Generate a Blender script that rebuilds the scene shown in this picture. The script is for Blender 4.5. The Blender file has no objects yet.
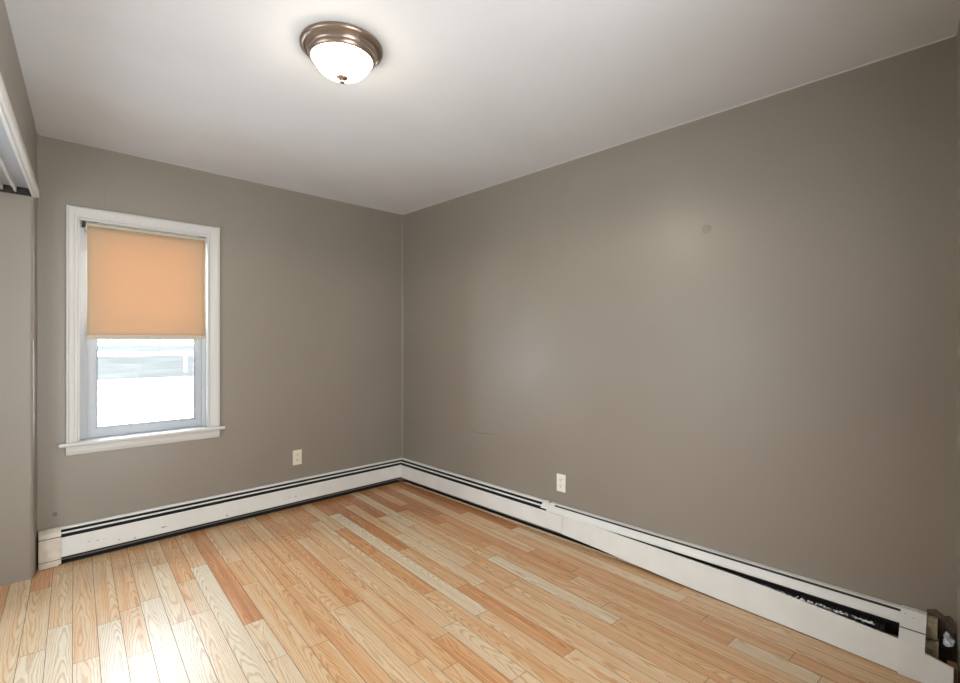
import bpy, bmesh, math, random
from mathutils import Vector, Matrix
S = bpy.context.scene
C = S.collection
random.seed(7)
PI = math.pi

# ------------------------------------------------------------ camera, world, exposure
H = 1.26
cam_d = bpy.data.cameras.new('camera'); cam = bpy.data.objects.new('camera', cam_d); C.objects.link(cam)
cam_d.sensor_width = 36; cam_d.lens = 36*481/960; cam_d.clip_start = .02; cam_d.clip_end = 2000
cam.location = (-2.56, -3.65, H)
cam.rotation_euler = (PI/2, 0, -math.atan(468/481))
S.camera = cam
S.view_settings.view_transform = 'Standard'; S.view_settings.look = 'None'
S.view_settings.gamma = 1; S.view_settings.use_curve_mapping = False
S.view_settings.exposure = 0.0

W = bpy.data.worlds.new('overcast_sky'); S.world = W; W.use_nodes = True
wt = W.node_tree; wt.nodes.clear()
wo = wt.nodes.new('ShaderNodeOutputWorld'); wb = wt.nodes.new('ShaderNodeBackground')
wtc = wt.nodes.new('ShaderNodeTexCoord'); wsep = wt.nodes.new('ShaderNodeSeparateXYZ')
wr = wt.nodes.new('ShaderNodeValToRGB')
wr.color_ramp.elements[0].position = 0.0; wr.color_ramp.elements[0].color = (.93, .95, 1, 1)
wr.color_ramp.elements[1].position = .7; wr.color_ramp.elements[1].color = (.80, .89, 1, 1)
wt.links.new(wtc.outputs['Generated'], wsep.inputs[0]); wt.links.new(wsep.outputs['Z'], wr.inputs[0])
wt.links.new(wr.outputs[0], wb.inputs[0]); wt.links.new(wb.outputs[0], wo.inputs[0])
wb.inputs[1].default_value = 22.0

def area(name, loc, rot, sx, sy, power, col, portal=False):
    d = bpy.data.lights.new(name, 'AREA'); d.shape = 'RECTANGLE'; d.size = sx; d.size_y = sy
    d.energy = power; d.color = col
    if portal: d.cycles.is_portal = True
    o = bpy.data.objects.new(name, d); C.objects.link(o); o.location = loc; o.rotation_euler = rot
    return o
# portal in the window opening (only guides sampling of the sky)
area('window_portal', (-1.934, .16, 1.32), (-PI/2, 0, 0), .66, 1.35, 1, (1, 1, 1), True)
# added fill light, unseen, against the closet back wall; no window there
area('closet_fill', (-3.43, -1.65, 1.10), (0, -PI/2, 0), 1.4, 1.0, 29, (.88, .94, 1))
# second added fill light, unseen, in the doorway behind the camera
area('hall_fill', (-1.75, -3.80, 1.02), (PI/2, 0, .08), .76, 1.9, 36, (.95, .97, 1))

LAMP_STRENGTH = 42.0
BULB_POWER = 22.0

# ------------------------------------------------------------ helpers
def link(name, bm, mat, parent=None, smooth=False, recalc=True):
    if recalc: bmesh.ops.recalc_face_normals(bm, faces=bm.faces)
    me = bpy.data.meshes.new(name); bm.to_mesh(me); bm.free()
    o = bpy.data.objects.new(name, me); C.objects.link(o)
    if mat: me.materials.append(mat)
    if smooth:
        for p in me.polygons: p.use_smooth = True
    if parent: o.parent = parent
    return o
def bevel(o, w, seg=2):
    m = o.modifiers.new('bevel', 'BEVEL'); m.width = w; m.segments = seg; m.limit_method = 'ANGLE'; m.angle_limit = .6
    return o
def struct(o, label=None):
    o['kind'] = 'structure'
    if label: o['label'] = label
    return o
def tag(o, label, cat, group=None):
    o['label'] = label; o['category'] = cat
    if group: o['group'] = group
    return o
def empty(name, loc, label, cat, group=None):
    o = bpy.data.objects.new(name, None); C.objects.link(o); o.location = loc; o.empty_display_size = .05
    return tag(o, label, cat, group)
def box(bm, x0, x1, y0, y1, z0, z1, M=None):
    vs = [bm.verts.new(Vector(p)) for p in ((x0,y0,z0),(x1,y0,z0),(x1,y1,z0),(x0,y1,z0),(x0,y0,z1),(x1,y0,z1),(x1,y1,z1),(x0,y1,z1))]
    if M:
        for v in vs: v.co = M @ v.co
    for f in ((0,3,2,1),(4,5,6,7),(0,1,5,4),(1,2,6,5),(2,3,7,6),(3,0,4,7)): bm.faces.new([vs[i] for i in f])
def bx(name, x0, x1, y0, y1, z0, z1, mat, parent=None, M=None, bev=0):
    bm = bmesh.new(); box(bm, x0, x1, y0, y1, z0, z1, M)
    o = link(name, bm, mat, parent)
    if bev: bevel(o, bev)
    return o
def loft(bm, rings, closed=True, caps=True):
    R = [[bm.verts.new(p) for p in r] for r in rings]
    n = len(R[0])
    for a, b in zip(R, R[1:]):
        for i in range(n if closed else n-1):
            j = (i+1) % n
            bm.faces.new((a[i], a[j], b[j], b[i]))
    if closed and caps:
        bm.faces.new(R[0]); bm.faces.new(list(reversed(R[-1])))
def lathe(bm, prof, seg=48, M=None):
    rings = []
    for r, z in prof:
        rings.append([Vector((r*math.cos(2*PI*k/seg), r*math.sin(2*PI*k/seg), z)) for k in range(seg)])
    if M: rings = [[M @ v for v in r] for r in rings]
    V = [[bm.verts.new(p) for p in r] for r in rings]
    for a, b in zip(V, V[1:]):
        for i in range(seg):
            j = (i+1) % seg; bm.faces.new((a[i], a[j], b[j], b[i]))
    if prof[0][0] > 1e-6: bm.faces.new(V[0])
    if prof[-1][0] > 1e-6: bm.faces.new(list(reversed(V[-1])))
    bmesh.ops.remove_doubles(bm, verts=bm.verts, dist=1e-6)
def tube(bm, pts, r, seg=10):
    rings = []
    for i, p in enumerate(pts):
        a = Vector(pts[max(0, i-1)]); b = Vector(pts[min(len(pts)-1, i+1)])
        t = (b-a).normalized(); u = t.orthogonal().normalized()
        if rings:
            u = (lastu - t*lastu.dot(t)).normalized()
        lastu = u; v = t.cross(u)
        rings.append([Vector(p)+r*(u*math.cos(2*PI*k/seg)+v*math.sin(2*PI*k/seg)) for k in range(seg)])
    loft(bm, rings)

# ------------------------------------------------------------ materials
def mat(name, col, rough=.5, metal=0, spec=.5, bump=0, bscale=200, var=0, vscale=3, emit=None):
    m = bpy.data.materials.new(name); m.use_nodes = True; nt = m.node_tree; b = nt.nodes['Principled BSDF']
    b.inputs['Base Color'].default_value = (*col, 1); b.inputs['Roughness'].default_value = rough
    b.inputs['Metallic'].default_value = metal; b.inputs['Specular IOR Level'].default_value = spec
    tc = nt.nodes.new('ShaderNodeTexCoord')
    if var:
        n = nt.nodes.new('ShaderNodeTexNoise'); n.inputs['Scale'].default_value = vscale; n.inputs['Detail'].default_value = 5
        nt.links.new(tc.outputs['Object'], n.inputs['Vector'])
        r = nt.nodes.new('ShaderNodeValToRGB')
        r.color_ramp.elements[0].position = .3; r.color_ramp.elements[1].position = .7
        r.color_ramp.elements[0].color = (*[c*(1-var) for c in col], 1); r.color_ramp.elements[1].color = (*[min(1, c*(1+var)) for c in col], 1)
        nt.links.new(n.outputs['Fac'], r.inputs[0]); nt.links.new(r.outputs[0], b.inputs['Base Color'])
    if bump:
        n = nt.nodes.new('ShaderNodeTexNoise'); n.inputs['Scale'].default_value = bscale; n.inputs['Detail'].default_value = 3
        nt.links.new(tc.outputs['Object'], n.inputs['Vector'])
        k = nt.nodes.new('ShaderNodeBump'); k.inputs['Strength'].default_value = bump; k.inputs['Distance'].default_value = .002
        nt.links.new(n.outputs['Fac'], k.inputs['Height']); nt.links.new(k.outputs[0], b.inputs['Normal'])
    return m

def wall_mat():
    m = mat('taupe_eggshell_paint', (.26, .235, .2), .36, spec=.5)
    nt = m.node_tree; b = nt.nodes['Principled BSDF']; tc = nt.nodes.new('ShaderNodeTexCoord')
    def noise(sc, det, rough=.5):
        n = nt.nodes.new('ShaderNodeTexNoise'); n.inputs['Scale'].default_value = sc; n.inputs['Detail'].default_value = det
        n.inputs['Roughness'].default_value = rough
        nt.links.new(tc.outputs['Object'], n.inputs['Vector']); return n
    n1 = noise(1.3, 3); n2 = noise(90, 4, .6); n3 = noise(5, 3)
    r = nt.nodes.new('ShaderNodeValToRGB'); r.color_ramp.elements[0].position = .3; r.color_ramp.elements[1].position = .7
    r.color_ramp.elements[0].color = (.245, .216, .178, 1); r.color_ramp.elements[1].color = (.263, .235, .196, 1)
    nt.links.new(n1.outputs['Fac'], r.inputs[0]); nt.links.new(r.outputs[0], b.inputs['Base Color'])
    mr = nt.nodes.new('ShaderNodeMapRange'); mr.inputs['To Min'].default_value = .40; mr.inputs['To Max'].default_value = .48; b.inputs['Coat Weight'].default_value = .2; b.inputs['Coat Roughness'].default_value = .3
    nt.links.new(n3.outputs['Fac'], mr.inputs[0]); nt.links.new(mr.outputs[0], b.inputs['Roughness'])
    k = nt.nodes.new('ShaderNodeBump'); k.inputs['Strength'].default_value = .12; k.inputs['Distance'].default_value = .0015
    nt.links.new(n2.outputs['Fac'], k.inputs['Height'])
    k2 = nt.nodes.new('ShaderNodeBump'); k2.inputs['Strength'].default_value = .2; k2.inputs['Distance'].default_value = .01
    nt.links.new(n3.outputs['Fac'], k2.inputs['Height']); nt.links.new(k.outputs[0], k2.inputs['Normal'])
    nt.links.new(k2.outputs[0], b.inputs['Normal'])
    return m

def oak_mat():
    m = bpy.data.materials.new('varnished_red_oak_strip'); m.use_nodes = True; nt = m.node_tree; b = nt.nodes['Principled BSDF']
    N = nt.nodes.new; L = nt.links.new
    uv = N('ShaderNodeUVMap'); uv.uv_map = 'plank_uv'
    at = N('ShaderNodeAttribute'); at.attribute_name = 'plank'
    sp = N('ShaderNodeSeparateColor'); L(at.outputs['Color'], sp.inputs[0])
    su = N('ShaderNodeSeparateXYZ'); L(uv.outputs[0], su.inputs[0])
    def math_(op, a, bb=None):
        n = N('ShaderNodeMath'); n.operation = op
        for i, v in enumerate((a, bb)):
            if v is None: continue
            if isinstance(v, (int, float)): n.inputs[i].default_value = v
            else: L(v, n.inputs[i])
        return n.outputs[0]
    def vec(us, vs):
        c = N('ShaderNodeCombineXYZ')
        L(math_('ADD', math_('MULTIPLY', su.outputs[0], us), math_('MULTIPLY', sp.outputs[2], 37)), c.inputs[0]); L(math_('ADD', math_('MULTIPLY', su.outputs[1], vs), math_('MULTIPLY', sp.outputs[1], 91)), c.inputs[1])
        L(math_('MULTIPLY', sp.outputs[1], 60), c.inputs[2]); return c.outputs[0]
    def noise(v, sc, det, rough=.5):
        n = N('ShaderNodeTexNoise'); n.inputs['Scale'].default_value = sc; n.inputs['Detail'].default_value = det
        n.inputs['Roughness'].default_value = rough; L(v, n.inputs['Vector']); return n.outputs['Fac']
    # annual rings: contour lines of a stretched height field, closed and arched like plain-sawn oak
    nz1 = noise(vec(1.6, 9), 1, 2.0, .5); nz2 = noise(vec(9, 40), 1, 2.0, .5)
    c0 = math_('MULTIPLY', math_('ADD', .15, math_('MULTIPLY', sp.outputs[2], .7)), .083)
    q = math_('MULTIPLY', math_('SUBTRACT', su.outputs[1], c0), 24.1)
    q = math_('POWER', math_('ABSOLUTE', math_('ADD', q, math_('MULTIPLY', math_('SUBTRACT', nz1, .5), 1.3))), 1.6)
    arch = math_('MULTIPLY', su.outputs[0], math_('MULTIPLY', math_('SUBTRACT', sp.outputs[1], .35), 42))
    ph = math_('ADD', math_('MULTIPLY', q, 7), math_('ADD', arch, math_('ADD', math_('MULTIPLY', nz1, 16), math_('MULTIPLY', nz2, 2.2))))
    wv = math_('SINE', math_('MULTIPLY', ph, 3.1))
    rg = N('ShaderNodeMapRange'); rg.inputs['From Min'].default_value = .0; rg.inputs['From Max'].default_value = 1
    L(wv, rg.inputs[0])
    pores = noise(vec(14, 420), 1, 2, .6)
    pr = N('ShaderNodeMapRange'); pr.inputs['From Min'].default_value = .45; pr.inputs['From Max'].default_value = .7; L(pores, pr.inputs[0])
    streak = noise(vec(1.2, 45), 1, 3, .6)
    ramp = N('ShaderNodeValToRGB'); e = ramp.color_ramp.elements
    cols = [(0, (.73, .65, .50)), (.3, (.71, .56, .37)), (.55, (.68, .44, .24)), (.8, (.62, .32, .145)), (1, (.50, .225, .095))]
    e[0].position = 0; e[0].color = (*cols[0][1], 1); e[1].position = 1; e[1].color = (*cols[-1][1], 1)
    for p, c in cols[1:-1]:
        k = e.new(p); k.color = (*c, 1)
    tone = math_('ADD', sp.outputs[0], math_('MULTIPLY', math_('SUBTRACT', streak, .5), 1.0))
    L(tone, ramp.inputs[0])
    mx = N('ShaderNodeMix'); mx.data_type = 'RGBA'; mx.blend_type = 'MULTIPLY'
    L(math_('MULTIPLY', rg.outputs[0], math_('ADD', .55, math_('MULTIPLY', pr.outputs[0], .45))), mx.inputs[0])
    L(ramp.outputs[0], mx.inputs[6]); mx.inputs[7].default_value = (.71, .56, .43, 1)
    mx2 = N('ShaderNodeMix'); mx2.data_type = 'RGBA'; mx2.blend_type = 'MULTIPLY'
    L(math_('MULTIPLY', pr.outputs[0], .3), mx2.inputs[0]); L(mx.outputs[2], mx2.inputs[6]); mx2.inputs[7].default_value = (.72, .6, .5, 1)
    L(mx2.outputs[2], b.inputs['Base Color'])
    tc = N('ShaderNodeTexCoord'); big = N('ShaderNodeTexNoise'); big.inputs['Scale'].default_value = 6; big.inputs['Detail'].default_value = 4
    L(tc.outputs['Object'], big.inputs['Vector'])
    mr = N('ShaderNodeMapRange'); mr.inputs['To Min'].default_value = .285; mr.inputs['To Max'].default_value = .34
    L(big.outputs['Fac'], mr.inputs[0]); L(mr.outputs[0], b.inputs['Roughness'])
    b.inputs['Specular IOR Level'].default_value = .48
    hsum = math_('ADD', math_('MULTIPLY', rg.outputs[0], -.4), math_('ADD', math_('MULTIPLY', pr.outputs[0], -.5), math_('MULTIPLY', big.outputs['Fac'], 1.5)))
    k = N('ShaderNodeBump'); k.inputs['Strength'].default_value = .25; k.inputs['Distance'].default_value = .0015
    L(hsum, k.inputs['Height']); L(k.outputs[0], b.inputs['Normal'])
    return m

M_wall = wall_mat()
M_ceil = mat('ceiling_paint_grey_white', (.60, .61, .612), .75, spec=.2, bump=.15, bscale=60, var=.02)
M_trim = mat('white_trim_paint', (.57, .568, .55), .35, bump=.1, bscale=60)
M_vinyl = mat('white_vinyl', (.43, .465, .50), .35)
M_gap = mat('dark_floor_joint', (.12, .07, .045), .8)
M_oak = oak_mat()
M_enamel = mat('chipped_cream_enamel', (.74, .75, .72), .38, bump=.08, bscale=30, var=.04, vscale=8)
M_enamel_old = mat('yellowed_cream_enamel', (.62, .57, .48), .45, bump=.1, bscale=30, var=.12, vscale=25)
M_dark = mat('dusty_steel_and_shade_black', (.022, .021, .02), .8, var=.3, vscale=40)  # heater interior steel; also paints the shade beneath the heaters
M_fin = mat('bare_aluminium', (.62, .63, .64), .35, metal=.9)
M_copper = mat('dull_copper', (.30, .14, .09), .45, metal=.8)
M_gasket = mat('grey_glazing_gasket', (.12, .13, .14), .6)
M_tarnish = mat('tarnished_yellow_enamel', (.36, .30, .20), .55, var=.35, vscale=45)
M_strip = mat('pale_oak_strip', (.55, .40, .26), .5, var=.1, vscale=20)
M_chip = mat('bare_metal_chip', (.09, .06, .045), .7)
M_nickel = mat('brushed_bronze_nickel', (.31, .24, .19), .32, metal=.85)
M_plate = mat('ivory_plastic', (.72, .67, .54), .35)
M_plate_w = mat('white_plastic', (.80, .79, .74), .35)
M_slot = mat('dark_socket_slot', (.04, .035, .03), .7)
M_patch = mat('bare_patch_compound', (.225, .197, .160), .5)
M_plaster = mat('broken_brown_plaster', (.10, .075, .05), .9, var=.4, vscale=30, bump=.5, bscale=60)
M_wood = mat('raw_brown_wood', (.22, .13, .075), .7, var=.3, vscale=20)
M_plastic = mat('crumpled_pale_plastic', (.62, .68, .76), .3)
M_snow = mat('packed_snow', (.80, .82, .84), .8, spec=0, var=.04, vscale=.15)
M_lawn = mat('frosted_winter_grass', (.045, .045, .042), .9, spec=0, var=.18, vscale=.25)
M_far = mat('distant_grey_ground', (.05, .051, .052), .9, spec=0, var=.2, vscale=.08)
M_siding = mat('pale_siding', (.6, .6, .58), .8)
M_post = mat('white_post_paint', (.85, .85, .85), .6)

def glass_mat():
    m = bpy.data.materials.new('window_glass'); m.use_nodes = True; nt = m.node_tree; nt.nodes.clear()
    o = nt.nodes.new('ShaderNodeOutputMaterial'); t = nt.nodes.new('ShaderNodeBsdfTransparent'); g = nt.nodes.new('ShaderNodeBsdfGlossy')
    g.inputs['Roughness'].default_value = .02; t.inputs[0].default_value = (.97, .98, .98, 1)
    f = nt.nodes.new('ShaderNodeFresnel'); f.inputs[0].default_value = 1.12
    x = nt.nodes.new('ShaderNodeMixShader'); nt.links.new(f.outputs[0], x.inputs[0]); nt.links.new(t.outputs[0], x.inputs[1]); nt.links.new(g.outputs[0], x.inputs[2])
    nt.links.new(x.outputs[0], o.inputs[0]); return m
M_glass = glass_mat()
def shade_mat():
    m = bpy.data.materials.new('tan_roller_fabric'); m.use_nodes = True; nt = m.node_tree; nt.nodes.clear()
    o = nt.nodes.new('ShaderNodeOutputMaterial'); d = nt.nodes.new('ShaderNodeBsdfDiffuse'); t = nt.nodes.new('ShaderNodeBsdfTranslucent')
    d.inputs[0].default_value = (.56, .43, .29, 1); t.inputs[0].default_value = (.95, .50, .20, 1)
    x = nt.nodes.new('ShaderNodeMixShader'); x.inputs[0].default_value = .14
    nt.links.new(d.outputs[0], x.inputs[1]); nt.links.new(t.outputs[0], x.inputs[2]); nt.links.new(x.outputs[0], o.inputs[0])
    tc = nt.nodes.new('ShaderNodeTexCoord'); w = nt.nodes.new('ShaderNodeTexNoise'); w.inputs['Scale'].default_value = 500
    nt.links.new(tc.outputs['Object'], w.inputs['Vector']); k = nt.nodes.new('ShaderNodeBump'); k.inputs['Strength'].default_value = .2; k.inputs['Distance'].default_value = .001
    nt.links.new(w.outputs['Fac'], k.inputs['Height']); nt.links.new(k.outputs[0], d.inputs['Normal'])
    return m
M_shade = shade_mat()
M_hem = mat('cream_hem_fabric', (.50, .46, .38), .7)
def lamp_mat():
    m = bpy.data.materials.new('lit_opal_glass'); m.use_nodes = True; b = m.node_tree.nodes['Principled BSDF']
    b.inputs['Base Color'].default_value = (.9, .88, .84, 1); b.inputs['Roughness'].default_value = .25
    b.inputs['Emission Color'].default_value = (1, .89, .74, 1); b.inputs['Emission Strength'].default_value = LAMP_STRENGTH
    return m
M_opal = lamp_mat()

# ------------------------------------------------------------ room shell
ZC = 2.42
# slanted left wall: origin at back corner, runs towards the camera
LO = Vector((-2.458, 0, 0)); LD = Vector((-.0897, -.996, 0)).normalized()
LN = Vector((-LD.y, LD.x, 0))            # points into the room (+x)
if LN.x < 0: LN = -LN
def LM():                                 # local (s along wall, d into room, z) -> world
    return Matrix(((LD.x, LN.x, 0, LO.x), (LD.y, LN.y, 0, LO.y), (0, 0, 1, 0), (0, 0, 0, 1)))
ML = LM()

# back wall with the window hole
WX0, WX1, WZ0, WZ1 = -2.288, -1.592, .665, 1.985
bm = bmesh.new(); T = .15; XL = -3.45; XR = .12
box(bm, XL, WX0, 0, T, 0, ZC); box(bm, WX1, XR, 0, T, 0, ZC); box(bm, WX0, WX1, 0, T, 0, WZ0); box(bm, WX0, WX1, 0, T, WZ1, ZC)
wall_back = struct(link('wall_back', bm, M_wall), 'taupe grey painted wall holding the window')
# right wall
wall_right = struct(bx('wall_right', 0, .12, -3.75, 0, 0, ZC, M_wall), 'long taupe grey painted wall on the right')
# front wall, turned slightly away, behind the camera
fd = Vector((-1.323, -.108, 0)).normalized(); fn = Vector((fd.y, -fd.x, 0))
if fn.y > 0: fn = -fn
MF = Matrix(((fd.x, fn.x, 0, 0), (fd.y, fn.y, 0, -3.604), (0, 0, 1, 0), (0, 0, 0, 1)))
bm = bmesh.new()
box(bm, -.05, 1.36, 0, .12, 0, ZC, MF); box(bm, 2.16, 3.6, 0, .12, 0, ZC, MF); box(bm, 1.36, 2.16, 0, .12, 2.05, ZC, MF)
# doorway and closed hall are added, out of view, to house the fill light
box(bm, 1.26, 1.36, .12, 1.3, 0, ZC, MF); box(bm, 2.16, 2.26, .12, 1.3, 0, ZC, MF); box(bm, 1.26, 2.26, 1.3, 1.4, 0, ZC, MF); box(bm, 1.26, 2.26, .12, 1.4, ZC, ZC+.1, MF)
struct(link('wall_front', bm, M_wall), 'painted wall meeting the long wall at the right edge')
# left wall: short return, header over the closet opening, solid pier by the camera
HB = 2.075
bm = bmesh.new()
box(bm, .155, 2.2, -.17, 0, HB, ZC, ML)
box(bm, 2.2, 3.9, -.12, 0, 0, ZC, ML)
struct(link('wall_left', bm, M_wall), 'left wall header above the closet opening')
# closet end wall, with a rounded corner towards the room
bm = bmesh.new()
P = [(-3.45, -.02), (-3.45, -.158)]
cx, cy, r = -2.474-.022, -.158+.022, .022
P += [(cx + r*math.sin(a), cy - r*math.cos(a)) for a in [i*PI/16 for i in range(9)]]
P += [(-2.459, -.001), (-2.5, -.001)]
loft(bm, [[Vector((x, y, z)) for x, y in P] for z in (0, ZC)])
struct(link('wall_closet_end', bm, M_wall, smooth=False), 'grey end wall of the closet with rounded corner')
bm = bmesh.new(); box(bm, -3.55, -3.45, -2.3, .15, 0, ZC); box(bm, -3.45, -2.70, -2.3, -2.2, 0, ZC)
struct(link('wall_closet_back', bm, M_wall), 'closet back wall')
# ceiling
ceiling = struct(bx('ceiling', -3.55, .12, -4.2, .15, ZC, ZC+.1, M_ceil), 'flat pale grey ceiling')

# floor: strips in one mesh, each strip its own face with random tone
def build_floor():
    bm = bmesh.new(); uvl = bm.loops.layers.uv.new('plank_uv'); cl = bm.loops.layers.float_color.new('plank')
    d = Vector((.0933, 1.304)).normalized(); n = Vector((d.y, -d.x))
    w = .083; g = .0009
    org = Vector((-1.7, -2))
    rnd = random.Random(21)
    i = -26
    while i < 27:
        v0 = i*w; s = -3.2 - rnd.random()*1.2
        while s < 3.2:
            Ln = rnd.choice([.35, .5, .6, .75, .9, 1.1, 1.3, 1.6]) * (0.85+.3*rnd.random())
            a = [(s+g, v0+g), (s+Ln-g, v0+g), (s+Ln-g, v0+w-g), (s+g, v0+w-g)]
            vs = []
            for (u, v) in a:
                p = org + d*u + n*v; vs.append(bm.verts.new((p.x, p.y, 0)))
            f = bm.faces.new(vs)
            mid = org + d*(s+Ln/2) + n*v0; x = mid.x
            base = .42 + .24*max(-1, min(1, (x+1.3)/1.1))       # left boards paler, window sheen put into their tone; right ones redder
            if mid.y > -.95: base += .24  # shading along the back heater put into the board tone
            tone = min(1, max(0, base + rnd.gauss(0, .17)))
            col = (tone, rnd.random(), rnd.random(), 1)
            for lp, (u, v) in zip(f.loops, a):
                lp[uvl].uv = (u, v - v0); lp[cl] = col
            s += Ln
        i += 1
    for co, no in (((-3.5, 0, 0), (-1, 0, 0)), ((.02, 0, 0), (1, 0, 0)), ((0, .02, 0), (0, 1, 0)), ((0, -4.1, 0), (0, -1, 0))):
        geom = bm.verts[:] + bm.edges[:] + bm.faces[:]
        bmesh.ops.bisect_plane(bm, geom=geom, plane_co=co, plane_no=no, clear_outer=True)
    bm.normal_update()
    for f in bm.faces: f.material_index = 0
    nf = len(bm.faces)
    # substrate under the joints
    b0 = len(bm.faces)
    box(bm, -3.5, .02, -4.1, .02, -.08, -.0012)
    bm.normal_update()
    for f in bm.faces:
        top = all(v.co.z > -.0005 for v in f.verts)
        f.material_index = 0 if top else 1
        if top and f.normal.z < 0: f.normal_flip()
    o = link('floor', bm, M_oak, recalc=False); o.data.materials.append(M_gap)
    return struct(o, 'oak strip floor, toned paler for window sheen and redder to the right')
build_floor()

# caulk lines along the ceiling
bm = bmesh.new(); loft(bm, [[Vector((0, y, ZC)), Vector((-.004, y, ZC)), Vector((0, y, ZC-.004))] for y in (0, -3.6)])
loft(bm, [[Vector((x, 0, ZC)), Vector((x, -.004, ZC)), Vector((x, 0, ZC-.003))] for x in (0, -2.45)])
struct(link('trim_1', bm, M_trim), 'thin white paint line along the ceiling edge')
# casing board on the closet header
prof = [(0, 2.034), (.012, 2.034), (.017, 2.040), (.017, 2.070), (.013, 2.079), (.006, 2.086), (0, 2.086)]
bm = bmesh.new(); loft(bm, [[ML @ Vector((s, d, z)) for d, z in prof] for s in (.135, 2.25)])
box(bm, .14, 2.25, -.012, 0, 2.03, 2.08, ML)
struct(link('trim_2', bm, M_trim), 'white moulded casing along the closet header')
bm = bmesh.new(); box(bm, .16, 2.2, -.17, -.012, HB-.006, HB, ML)
struct(link('trim_3', bm, M_vinyl), 'white soffit board under the closet header')
bx('head_strip', -3.1, -2.485, -.166, -.158, 2.03, 2.072, M_dark)  # plain dark strip across the top of the end wall
struct(bpy.data.objects['head_strip'], 'dark strip at the head of the closet end wall'); bpy.data.objects['head_strip'].name = 'trim_4'

# sliding door track under the header
tr = empty('sliding_door_track', ML @ Vector((1.1, -.09, HB-.006)), 'white metal double sliding door track fixed under the closet header', 'door track')
for dd in (-.076, -.126):
    bm = bmesh.new()
    M0 = Matrix.Translation(-tr.location) @ ML
    z1 = HB-.0065
    loft(bm, [[M0 @ Vector((q, dd+a, z1-b)) for a, b in ((-.016, 0), (-.016, .004), (-.004, .005), (-.003, .026), (.003, .028), (.007, .026), (.007, 0))] for q in (.17, 2.2)])
    ob = link('track_rail', bm, M_trim, tr)

# ------------------------------------------------------------ window
win = bpy.data.objects.new('window_1', None); C.objects.link(win); win.location = (-1.934, 0, .66); struct(win, 'white double hung window with one lower pane clear')
TW = Matrix.Translation(-win.location)
def wpart(name, bm, m, bev=0):
    for v in bm.verts: v.co = TW @ v.co
    o = link(name, bm, m, win)
    if bev: bevel(o, bev)
    return o
# casing swept on three sides
X0, X1, Z0, Z1 = -2.338, -1.531, .674, 2.046
prof = [(0, 0), (0, .017), (.004, .021), (.011, .021), (.016, .015), (.040, .013), (.045, .010), (.057, .009), (.060, .005), (.060, 0)]
bm = bmesh.new()
rings = []
for k in range(4):
    ring = []
    for w_, d_ in prof:
        ring.append(Vector(((X0+w_*.87) if k < 2 else (X1-w_), -d_, Z0 if k in (0, 3) else Z1-w_)))
    rings.append(ring)
loft(bm, rings); wpart('casing', bm, M_trim)
bm = bmesh.new(); box(bm, -2.372, -1.504, -.048, .03, .656, .677); wpart('stool', bm, M_trim, .006)
prof = [(-.002, .656), (-.020, .656), (-.020, .625), (-.015, .606), (-.010, .600), (-.002, .600)]
bm = bmesh.new(); loft(bm, [[Vector((x, y, z)) for y, z in prof] for x in (-2.338, -1.534)]); wpart('apron', bm, M_trim)
# jamb lining and vinyl frame
bm = bmesh.new()
box(bm, WX0-.002, WX0+.012, .0, .15, WZ0, WZ1); box(bm, WX1-.012, WX1+.002, 0, .15, WZ0, WZ1)
box(bm, WX0+.012, WX1-.012, 0, .15, WZ1-.012, WZ1+.002); box(bm, WX0+.012, WX1-.012, .03, .15, WZ0-.002, WZ0+.012)
wpart('jamb', bm, M_trim)
bm = bmesh.new()
a0, a1 = WX0+.012, WX1-.012; b0 = a0+.022
for x0, x1 in ((a0, a0+.036), (a1-.024, a1)):
    box(bm, x0, x1, .045, .058, .677, 1.973); box(bm, x0, x1, .098, .145, .677, 1.973)
    xm = x0 if x0 == a0 else x1-.01
    box(bm, xm, xm+(.022 if x0 == a0 else .010), .058, .098, .677, 1.973)
box(bm, a0+.036, a1-.024, .05, .145, 1.955, 1.973); box(bm, a0+.036, a1-.024, .098, .145, .677, .69)
wpart('vinyl_frame', bm, M_vinyl, .0015)
def sash(y0, y1, z0, z1, st, name):
    s0, s1 = b0+.011, a1-.011
    bm = bmesh.new()
    box(bm, s0, s0+st, y0, y1, z0, z1); box(bm, s1-st, s1, y0, y1, z0, z1)
    box(bm, s0+st, s1-st, y0, y1, z0, z0+.050); box(bm, s0+st, s1-st, y0, y1, z1-.038, z1)
    # glazing bead, slightly lower than the face
    b_ = .010
    box(bm, s0+st, s0+st+b_, y0+.006, y1-.004, z0+.05, z1-.038); box(bm, s1-st-b_, s1-st, y0+.006, y1-.004, z0+.05, z1-.038)
    box(bm, s0+st+b_, s1-st-b_, y0+.006, y1-.004, z0+.05, z0+.058); box(bm, s0+st+b_, s1-st-b_, y0+.006, y1-.004, z1-.046, z1-.038)
    o = wpart(name, bm, M_vinyl, .001)
    bm = bmesh.new(); box(bm, s0+st+.004, s1-st-.004, (y0+y1)/2-.002, (y0+y1)/2+.002, z0+.053, z1-.041)
    for v in bm.verts: v.co = TW @ v.co
    g = link('glass_pane', bm, M_glass, o)
    bm = bmesh.new(); e_ = s0+st+b_; f_ = s1-st-b_; t_ = .004
    for a, b, c, d in ((e_, e_+t_, z0+.058, z1-.046), (f_-t_, f_, z0+.058, z1-.046), (e_+t_, f_-t_, z0+.058, z0+.058+t_), (e_+t_, f_-t_, z1-.046-t_, z1-.046)):
        box(bm, a, b, y0+.009, y1-.006, c, d)
    bmesh.ops.remove_doubles(bm, verts=bm.verts, dist=1e-5)
    for v in bm.verts: v.co = TW @ v.co
    link('gasket', bm, M_gasket, o)
    return o
lo = sash(.060, .082, .679, 1.335, .042, 'lower_sash')
up = sash(.086, .108-.002, 1.295, 1.955, .034, 'upper_sash')
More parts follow.
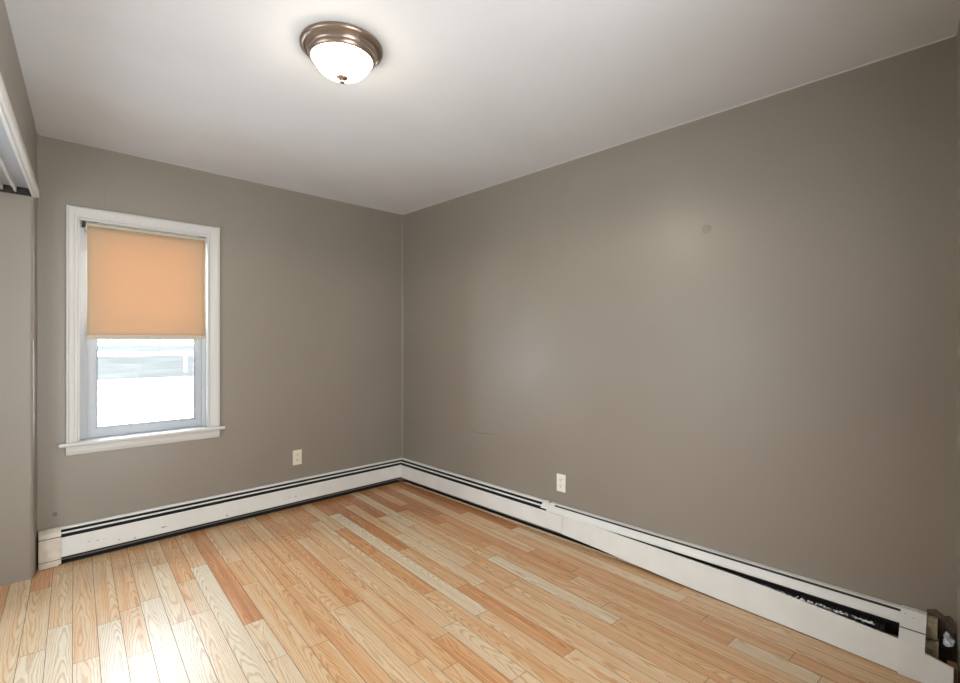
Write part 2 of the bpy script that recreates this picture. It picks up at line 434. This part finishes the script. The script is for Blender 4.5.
# sash lock on the meeting rail
bm = bmesh.new(); box(bm, -1.96, -1.91, .055, .075, 1.335, 1.347)
for v in bm.verts: v.co = TW @ v.co
bevel(link('sash_lock', bm, M_vinyl, lo), .003)
# outside sill and brick mould so that the opening has a finished outer edge
bm = bmesh.new(); box(bm, WX0-.03, WX1+.03, .15, .19, .64, .668); wpart('outer_sill', bm, M_trim)

# roller shade
rs = empty('roller_shade', (-1.934, .022, 1.956), 'tan fabric roller shade drawn halfway down inside the white window casing', 'window shade')
TR = Matrix.Translation(-rs.location)
sx0, sx1 = -2.247, -1.614
bm = bmesh.new(); rings = []
for x in (sx0, sx1): rings.append([TR @ Vector((x, .022+.0165*math.cos(t), 1.952+.0165*math.sin(t))) for t in [2*PI*k/24 for k in range(24)]])
loft(bm, rings); link('roller_tube', bm, M_hem, rs, smooth=False)
bm = bmesh.new(); nx, nz = 24, 20
zb, zt = 1.288, 1.945
grid = []
for j in range(nz+1):
    row = []
    for i in range(nx+1):
        t = i/nx; z = zb+(zt-zb)*j/nz
        x = sx0+.004+(sx1-sx0-.008)*t
        sag = (1-j/nz)*.0015*math.sin(t*9)+.002*math.sin(PI*t)*math.sin(PI*j/nz)
        x += .002*(t-.5)*math.sin(PI*j/nz)*-2
        row.append(bm.verts.new(TR @ Vector((x, .0045+sag, z))))
    grid.append(row)
for j in range(nz):
    for i in range(nx): bm.faces.new((grid[j][i], grid[j][i+1], grid[j+1][i+1], grid[j+1][i]))
fab = link('fabric', bm, M_shade, rs, smooth=True); sm = fab.modifiers.new('solid', 'SOLIDIFY'); sm.thickness = .0006; sm.offset = 0
bm = bmesh.new(); box(bm, sx0+.003, sx1-.003, .000, .009, 1.272, 1.300, TR)
bevel(link('hem_bar', bm, M_hem, rs), .003)
for x in (sx0-.014, sx1+.001):
    bm = bmesh.new(); box(bm, x, x+.0125, .008, .036, 1.935, 1.9715, TR); link('bracket', bm, M_slot if x < -2 else M_vinyl, rs)

# ------------------------------------------------------------ ceiling light
LP = Vector((-1.628, -1.915, ZC))
cl = empty('ceiling_light', LP, 'lit round flush ceiling lamp with bronze rim and frosted bowl', 'ceiling light')
MS = Matrix.Diagonal((.935, .935, 1, 1))
bm = bmesh.new(); lathe(bm, [(0, 0), (.162, 0), (.168, -.004), (.168, -.011), (.163, -.017), (.155, -.019), (.150, -.016), (.147, -.018), (.145, -.026), (.142, -.034), (.139, -.037), (.139, -.042), (.135, -.049), (.130, -.055), (.126, -.056), (.121, -.053), (.119, -.047), (.119, -.02), (0, -.02)], 72, MS)
link('rim', bm, M_nickel, cl, smooth=True)
m_ = bpy.data.objects['rim'].modifiers.new('edge', 'EDGE_SPLIT'); m_.split_angle = .7
bm = bmesh.new(); pts = [(.118, -.040)]
for k in range(1, 17):
    t = k/16*PI/2; pts.append((.118*math.cos(t)**.85 if k < 16 else 0, -.046-.074*math.sin(t)))
lathe(bm, pts, 72, Matrix.Diagonal((.92, .92, 1, 1))); link('glass_bowl', bm, M_opal, cl, smooth=True)
bm = bmesh.new(); lathe(bm, [(0, -.118), (.022, -.117), (.023, -.123), (.016, -.128), (.007, -.130), (.006, -.133), (.011, -.137), (.011, -.142), (.004, -.144), (0, -.145)], 24)
link('finial', bm, M_nickel, cl, smooth=True)
bd = bpy.data.lights.new('bulb_light', 'SPOT'); bd.energy = BULB_POWER; bd.color = (1, .89, .74); bd.spot_size = math.radians(172); bd.spot_blend = .25; bd.shadow_soft_size = .03
bo = bpy.data.objects.new('bulb_light', bd); C.objects.link(bo); bo.location = LP + Vector((0, 0, -.185))

# ------------------------------------------------------------ baseboard heaters
def mk(M):      # mapping helper: (s along, d out of wall, z)
    return lambda bm, prof, s0, s1: loft(bm, [[M @ Vector((s, d, z)) for d, z in prof] for s in (s0, s1)])
def sheet(pts, t=.0014):   # closed profile of a bent sheet following pts
    out = []
    up_ = []; dn = []
    for i, p in enumerate(pts):
        a = Vector(pts[max(0, i-1)]); b = Vector(pts[min(len(pts)-1, i+1)])
        n = (b-a).normalized(); n = Vector((-n.y, n.x))
        up_.append((p[0]+n.x*t/2, p[1]+n.y*t/2)); dn.append((p[0]-n.x*t/2, p[1]-n.y*t/2))
    return up_ + dn[::-1]
HOOD = sheet([(.002, .199), (.021, .199), (.024, .196), (.024, .188)])
BACK = sheet([(.0022, .015), (.0022, .198)])
DAMP = sheet([(.037, .170), (.040, .177), (.047, .175), (.049, .170)])
PANEL = sheet([(.058, .150), (.062, .1535), (.066, .150), (.067, .060), (.067, .046)])
def fins(bm, M, s0, s1, step, z0=.05, z1=.115, d0=.012, d1=.052, rnd=None):
    s = s0
    while s < s1:
        j = (rnd.random()-.5)*.5 if rnd else 0
        a = M @ Vector((s, d0, z0)); b = M @ Vector((s+j*.004, d1, z0)); c = M @ Vector((s+j*.012, d1+j*.004, z1+j*.006)); d = M @ Vector((s, d0, z1))
        e = (M.to_3x3() @ Vector((.0006, 0, 0)))
        V = [bm.verts.new(p) for p in (a, b, c, d)] + [bm.verts.new(p+e) for p in (a, b, c, d)]
        for f in ((0,1,2,3),(7,6,5,4),(0,4,5,1),(1,5,6,2),(2,6,7,3),(3,7,4,0)): bm.faces.new([V[i] for i in f])
        s += step
def chips(par, M, spots):
    for s, z, w_, h_ in spots:
        bm = bmesh.new()
        n = 7; rr = random.Random(int(s*1e4))
        ring = [(s+w_/2*math.cos(2*PI*k/n)*(.6+.5*rr.random()), z+h_/2*math.sin(2*PI*k/n)*(.6+.5*rr.random())) for k in range(n)]
        V0 = [M @ Vector((a, .0664 + .0001, b)) for a, b in ring]; V1 = [M @ Vector((a, .0674+.0004, b)) for a, b in ring]
        loft(bm, [V0, V1]); link('paint_chip', bm, M_chip, par)

# --- back heater: s = x from corner leftwards, d = -y
hb = empty('baseboard_heater', (-1.25, 0, 0), 'cream baseboard heater under the window along the back wall', 'baseboard heater', None)
MB = Matrix.Translation(-hb.location) @ Matrix(((-1, 0, 0, 0), (0, -1, 0, 0), (0, 0, 1, 0), (0, 0, 0, 1)))
ex = mk(MB); L0, L1 = .0, 2.40
def hpart(name, prof, s0, s1, m, par, ex_):
    bm = bmesh.new(); ex_(bm, prof, s0, s1); return link(name, bm, m, par)
hpart('back_plate', BACK, L0+.002, L1, M_dark, hb, ex)
hpart('hood', HOOD, L0+.002, L1, M_enamel, hb, ex)
hpart('damper', DAMP, L0+.036, L1, M_enamel, hb, ex)
hpart('under_shade', [(.001, .0005), (.001, .006), (.048, .006), (.048, .0005)], .06, 2.37, M_dark, hb, ex)  # black sheet painting the shade on the floor under the heater
fp = hpart('front_panel', PANEL, L0+.066, L1, M_enamel, hb, ex)
chips(fp, MB, [(2.20, .095, .014, .004), (2.17, .094, .008, .003), (2.24, .10, .012, .003), (2.10, .07, .006, .008), (1.87, .085, .03, .006), (1.50, .063, .012, .012), (1.02, .088, .02, .004), (.98, .086, .012, .003), (1.07, .090, .02, .003), (2.02, .058, .02, .004)])
bm = bmesh.new(); fins(bm, MB, .25, 2.2, .02); link('fin_pack', bm, M_dark, hb)
bm = bmesh.new(); tube(bm, [MB @ Vector((.05, .032, .08)), MB @ Vector((2.38, .032, .08))], .010); link('supply_pipe', bm, M_copper, hb)
# end cap with overlapping sleeve
CAP = [(.001, .001), (.001, .203), (.034, .203), (.056, .186), (.0705, .162), (.0715, .001)]
ec = hpart('end_cap', CAP, 2.372, 2.457, M_enamel_old, hb, ex); bevel(ec, .004); ec['label'] = 'yellowed end cap'
bm = bmesh.new()
SL = [(.0, .0), (.0, .2045), (.0345, .2045), (.0575, .187), (.0725, .163), (.0738, 0.0), (.0715, .0), (.0702, .162), (.0555, .1855), (.0335, .2028), (.001, .2028), (.001, 0)]
bm = bmesh.new(); ex(bm, sheet([(.034, .2045), (.0575, .187), (.0728, .163), (.0742, .012)], .0016), 2.362, 2.420)
link('cap_sleeve', bm, M_enamel_old, ec)
bm = bmesh.new(); ex(bm, [(.0742, .166), (.0755, .166), (.0758, .162), (.0745, .162)], 2.362, 2.458); link('cap_seam', bm, M_chip, ec)
bm = bmesh.new(); ex(bm, [(.0745, .040), (.0755, .040), (.0755, .037), (.0745, .037)], 2.362, 2.458); link('cap_seam', bm, M_chip, ec)
# inside corner joint
bm = bmesh.new()
for sgn in (0,):
    V = [(-.0672, -.0672), (-.079, -.0672), (-.079, -.0662), (-.0662, -.0662), (-.0662, -.079), (-.0672, -.079)]
    loft(bm, [[Matrix.Translation(-hb.location) @ Vector((x-.0008, y-.0008, z)) for x, y in V] for z in (.046, .158)])
link('corner_joint', bm, M_enamel, hb)

# --- right heater: s = distance from corner towards camera, d = -x
hr = empty('baseboard_heater', (0, -1.75, 0), 'long white baseboard heater with a loose front panel along the right wall', 'baseboard heater', None)
MR = Matrix.Translation(-hr.location) @ Matrix(((0, -1, 0, 0), (-1, 0, 0, 0), (0, 0, 1, 0), (0, 0, 0, 1)))
er = mk(MR)
hpart('back_plate', BACK, .003, 3.5, M_dark, hr, er)
hpart('hood', HOOD, .031, 1.665, M_enamel, hr, er)
hpart('damper', DAMP, .053, 1.655, M_enamel, hr, er)
hpart('under_shade', [(.001, .0005), (.001, .006), (.040, .006), (.040, .0005)], .06, 3.44, M_dark, hr, er)  # same painted shade sheet for the right heater
s_ = hpart('floor_strip', [(.041, .0005), (.041, .007), (.047, .005), (.049, .0005)], .10, 2.45, M_strip, hr, er); s_['label'] = 'thin pale wood strip under the front panel'
hpart('front_panel', PANEL, .067, 1.83, M_enamel, hr, er)
# newer one-piece hood past the splice
HOOD2 = sheet([(.002, .200), (.029, .199), (.033, .191), (.037, .189), (.058, .163), (.059, .154)])
h2 = hpart('long_hood', HOOD2, 1.70, 3.46, M_enamel, hr, er)
bm = bmesh.new(); er(bm, [(.0305, .1975), (.0345, .1905), (.0375, .190), (.0335, .1975)], 1.75, 3.446); link('hood_seam', bm, M_dark, h2)
# splice collar with raised lip
bm = bmesh.new(); er(bm, sheet([(.002, .2015), (.030, .2015), (.052, .184), (.0625, .166)], .002), 1.655, 1.715)
er(bm, sheet([(.004, .204), (.026, .204), (.031, .200)], .003), 1.712, 1.735)
sc = link('splice_collar', bm, M_enamel, hr)
bm = bmesh.new(); er(bm, [(.006, .2022), (.030, .2022), (.030, .2052), (.006, .2052)], 1.702, 1.710); link('collar_gap', bm, M_dark, sc)
# loose panel, lofted from clipped on to fallen and leaning out
secs = [(1.832, .0625, .160, .0685, .040), (2.10, .068, .155, .075, .030), (2.24, .074, .150, .080, .023), (2.55, .083, .147, .092, .010), (2.87, .092, .143, .104, .003),
        (3.18, .108, .130, .122, .001), (3.45, .128, .118, .148, .001), (3.598, .142, .108, .160, .001)]
bm = bmesh.new(); rings = []
for s, dt, zt_, db, zb_ in secs:
    pts = [(dt-.010, zt_-.001), (dt-.004, zt_+.002), (dt, zt_), (dt+(db-dt)*.5, (zt_+zb_)/2), (db, zb_+.004), (db-.006, zb_+.001)]
    if s > 3.5: pts = [(p[0], min(p[1], .085)) if p[1] > .09 else p for p in pts]
    rings.append([MR @ Vector((s, d, z)) for d, z in sheet(pts, .0016)])
loft(bm, rings); lp = link('loose_front_panel', bm, M_enamel, hr); lp['label'] = 'loose front panel leaning out'
bm = bmesh.new()
for s, z, a_, b_ in ((1.835, .05, .004, .11),):
    box(bm, s-.002, s+.002, .0665, .0688, .045, .157, MR)
link('panel_seam', bm, M_enamel, hr)
rnd = random.Random(3)
bm = bmesh.new(); fins(bm, MR, .3, 2.7, .012, z1=.11, rnd=None); link('fin_pack', bm, M_dark, hr)
bm = bmesh.new(); 
for s0_, s1_, de in ((2.2, 2.62, .054), (2.62, 3.0, .064), (3.0, 3.40, .078)): fins(bm, MR, s0_, s1_, .0055, z0=.045, z1=.126, d0=.02, d1=de, rnd=rnd)
fp2 = link('bent_fin_pack', bm, M_fin, hr); fp2['label'] = 'bent bare aluminium fins'
bm = bmesh.new(); tube(bm, [MR @ Vector((s, .045, .082)) for s in (.08, 1.5, 3.0, 3.50)], .012)
tube(bm, [MR @ Vector(p) for p in ((3.5, .045, .082), (3.53, .045, .082), (3.548, .04, .075), (3.553, .035, .05), (3.553, .032, .001))], .012); link('supply_pipe', bm, M_copper, hr)
# white flecks painting the glints of the bent fins
bm = bmesh.new(); fr = random.Random(5)
for k in range(210):
    s = 2.35+(fr.random()**.6)*1.03; d_ = .050+.012*fr.random()+(s-2.35)*.030; z_ = .128+.004*fr.random()
    M_ = MR @ Matrix.Translation((s, d_, z_)) @ Matrix.Rotation(fr.random()*6, 4, Vector((fr.random(), fr.random(), fr.random())).normalized())
    w1 = .002+.005*fr.random()
    box(bm, -w1, w1, -w1*.4, w1*.4, -.0006, .0006, M_)
ds = link('fin_glints', bm, M_post, fp2); ds['kind'] = 'stuff'; ds['label'] = 'white flecks standing in for glints on the fins'
# end cap
CAP2 = [(.002, .203), (.030, .2025), (.060, .178), (.1335, .122), (.1535, .001)]
bm = bmesh.new(); er(bm, sheet(CAP2, .002), 3.447, 3.522)
c2 = link('end_cap', bm, M_enamel, hr)
bm = bmesh.new(); er(bm, [(.089, .1560), (.0915, .1565), (.0945, .1540), (.091, .1535)], 3.448, 3.5215); link('cap_seam', bm, M_chip, c2)
bm = bmesh.new()
er(bm, [(.006, .197), (.028, .197), (.050, .178), (.056, .13), (.006, .130)], 3.50, 3.552); link('cap_side', bm, M_tarnish, c2)
bm = bmesh.new(); er(bm, [(.03, .126), (.072, .126), (.085, .075), (.04, .06)], 3.50, 3.556); link('cap_bracket', bm, M_tarnish, c2)
bm = bmesh.new(); er(bm, [(.09, .082), (.112, .082), (.118, .03), (.10, .03)], 3.50, 3.55); link('cap_clip', bm, M_tarnish, c2)
for (s, d_, z_) in ((3.46, .045, .192), (3.485, .05, .187), (3.50, .02, .2045), (3.47, .02, .2045)): 
    bm = bmesh.new(); bmesh.ops.create_icosphere(bm, subdivisions=1, radius=.0018, matrix=MR @ Matrix.Translation((s, d_+.002, z_)))
    link('paint_chip', bm, M_chip, c2)

# broken plaster, pipe stub and debris in the right corner
bm = bmesh.new()
prof = [(3.52, .0), (3.52, .215), (3.545, .225), (3.57, .208), (3.585, .215), (3.601, .19), (3.603, .0)]
loft(bm, [[Vector((-d, -s, z)) for s, z in prof] for d in (.0, .006)])
bp = link('plaster_hole', bm, M_plaster, wall_right); bp['label'] = 'broken brown plaster patch behind the heater end'
def lump(name, c, r, m, label, cat, seed, sq=(1, 1, 1), amp=.35):
    bm = bmesh.new(); bmesh.ops.create_icosphere(bm, subdivisions=3, radius=1)
    rr = random.Random(seed); dirs = [Vector((rr.gauss(0,1), rr.gauss(0,1), rr.gauss(0,1))).normalized() for _ in range(16)]
    for v in bm.verts:
        n = v.co.normalized(); k = 1
        for i, d in enumerate(dirs): k += amp*.35*math.copysign(abs(math.sin(4*n.dot(d)+i)), math.sin(3*n.dot(d)+i))
        v.co = Vector((n.x*sq[0], n.y*sq[1], n.z*sq[2]))*r*k
    o = link(name, bm, m); o.location = c
    return tag(o, label, cat)
lump('crumpled_plastic', (-.036, -3.583, .140), .017, M_plastic, 'crumpled pale blue plastic stuffed at the heater end in the right corner', 'plastic scrap', 4, (1.1, .8, 1.0), .45)
w = bx('wood_scrap', -.022, .022, -.014, .014, 0, .085, M_wood, bev=.003); w.location = (-.105, -3.594, 0.0); w.rotation_euler = (0, 0, .05)
tag(w, 'small brown wood scrap on the floor at the right end of the heater', 'wood scrap')

# ------------------------------------------------------------ outlets
def outlet(loc, rotz, mplate, label, tilt=0):
    t = empty('electrical_outlet', loc, label, 'outlet', None); t.rotation_euler = (0, tilt, rotz)   # local: x across, -y out of wall
    bm = bmesh.new(); box(bm, -.035, .035, -.006, 0, -.057, .057); bevel(link('cover_plate', bm, mplate, t), .003)
    for z in (-.0195, .0195):
        bm = bmesh.new(); n = 20
        ring = []
        for k in range(n):
            a = 2*PI*k/n; ring.append((max(-.0165, min(.0165, .0195*math.cos(a))), .0145*math.sin(a)))
        loft(bm, [[Vector((x, y, z+zz)) for x, zz in ring] for y in (-.0055, -.0078)])
        rc = link('receptacle', bm, mplate, t)
        bm = bmesh.new(); box(bm, -.0075, -.0050, -.0082, -.0070, z+.000, z+.009); box(bm, .0050, .0075, -.0082, -.0070, z+.001, z+.008)
        box(bm, -.0025, .0025, -.0082, -.0070, z-.009, z-.004); link('slots', bm, M_slot, rc)
    bm = bmesh.new(); lathe(bm, [(0, .0), (.003, .0), (.0025, .0015), (0, .0018)], 12, Matrix.Translation((0, -.0058, 0)) @ Matrix.Rotation(PI/2, 4, 'X'))
    link('screw', bm, M_fin, t)
    return t
outlet((-.981, 0, .365), 0, M_plate, 'ivory duplex wall outlet right of the window above the back heater')
outlet((0, -1.778, .341), -PI/2, M_plate_w, 'white duplex wall outlet on the long right wall')

# small marks on the walls
bm = bmesh.new(); lathe(bm, [(0, 0), (.024, 0), (.0235, .0012), (0, .0016)], 24, Matrix.Translation((0, -2.689, 1.838)) @ Matrix.Rotation(-PI/2, 4, 'Y'))
o = link('patch_spot', bm, M_patch, wall_right); o['label'] = 'round darker patch in the paint'
bm = bmesh.new(); lathe(bm, [(0, 0), (.011, 0), (.011, .003), (.008, .004), (.0075, .002), (0, .002)], 20, Matrix.Translation((-2.385, 0, .278)) @ Matrix.Rotation(PI/2, 4, 'X'))
o = tag(link('cable_cap', bm, mat('grey_cap', (.17, .155, .135), .5)), 'small round grey cap on the wall below the window, left end', 'wall cap')
# raised creases and seams in the plaster
def crease(name, wall, pts, w_, h_, on='right'):
    bm = bmesh.new(); rings = []
    n = len(pts)
    for i, (s, z) in enumerate(pts):
        k = math.sin(PI*(i+.02)/(n-1+.04)) if n > 2 else 1
        a = Vector(pts[max(0, i-1)]); b = Vector(pts[min(n-1, i+1)]); t = (b-a).normalized(); q = Vector((-t.y, t.x))*w_*max(k, .15)
        P3 = [(s-q.x, z-q.y, 0), (s, z, h_*max(k, .1)), (s+q.x*.5, z+q.y*.5, 0)]
        rings.append([Vector((-hh, ss, zz)) if on == 'right' else Vector((ss, -hh, zz)) for ss, zz, hh in P3])
    loft(bm, rings); link(name, bm, M_wall, wall)
crease('plaster_crease', wall_right, [(-.36, .575), (-.43, .572), (-.50, .563), (-.56, .560)], .009, .004)
crease('plaster_crease', wall_right, [(-.86, .575), (-.93, .570), (-1.0, .562), (-1.08, .566), (-1.16, .570), (-1.24, .569)], .013, .009)
crease('plaster_crease', wall_right, [(-.83, .72), (-.85, .68), (-.87, .62)], .008, .002)
crease('plaster_crease', wall_right, [(-1.05, .78), (-1.12, .73), (-1.16, .66)], .008, .002)
crease('plaster_seam', wall_right, [(-2.395, .22), (-2.393, .26), (-2.396, .31), (-2.394, .36)], .005, .0016)
crease('plaster_seam', wall_back, [(-1.505, .50), (-1.508, .42), (-1.51, .33), (-1.507, .25)], .005, .0016, 'back')
crease('plaster_seam', wall_back, [(-2.16, 2.07), (-2.158, 2.13), (-2.161, 2.22)], .005, .0014, 'back')
# caulked inside corner
bm = bmesh.new(); loft(bm, [[Vector((0, 0, z)), Vector((-.008, 0, z)), Vector((0, -.012, z))] for z in (.2, ZC)])
struct(link('trim_5', bm, M_wall), 'painted caulk bead in the room corner')

# ------------------------------------------------------------ outside, seen through the lower pane
GZ = -.75
def plane(name, x0, x1, y0, y1, z, m, label, kind='structure'):
    bm = bmesh.new(); V = [bm.verts.new(p) for p in ((x0,y0,z),(x1,y0,z),(x1,y1,z),(x0,y1,z))]; bm.faces.new(V)
    o = link(name, bm, m, recalc=False); o['kind'] = kind; o['label'] = label; return o
bx('ground', -300, 300, .3, 500, GZ-.2, GZ, M_snow); struct(bpy.data.objects['ground'], 'snow covered ground outside the window')
Mr = Matrix.Rotation(-.06, 4, 'Z')
g1 = bx('lawn', -120, 120, 28, 78, GZ, GZ+.03, M_lawn, M=Mr); struct(g1, 'grey frosted lawn beyond the white road')
g2 = bx('field', -250, 250, 112, 330, GZ, GZ+.03, M_far, M=Mr); struct(g2, 'distant grey field')
bx('kerb', -60, 60, 13.0, 13.18, GZ, GZ+.02, M_far, M=Mr); struct(bpy.data.objects['kerb'], 'faint kerb line across the snowy road')
p = bx('marker_post', -.07, .07, -.07, .07, 0, 1.3, M_post, bev=.02); p.location = (4.9+.6, 32, GZ)
tag(p, 'white marker post on the frosted lawn seen through the lower pane', 'post')
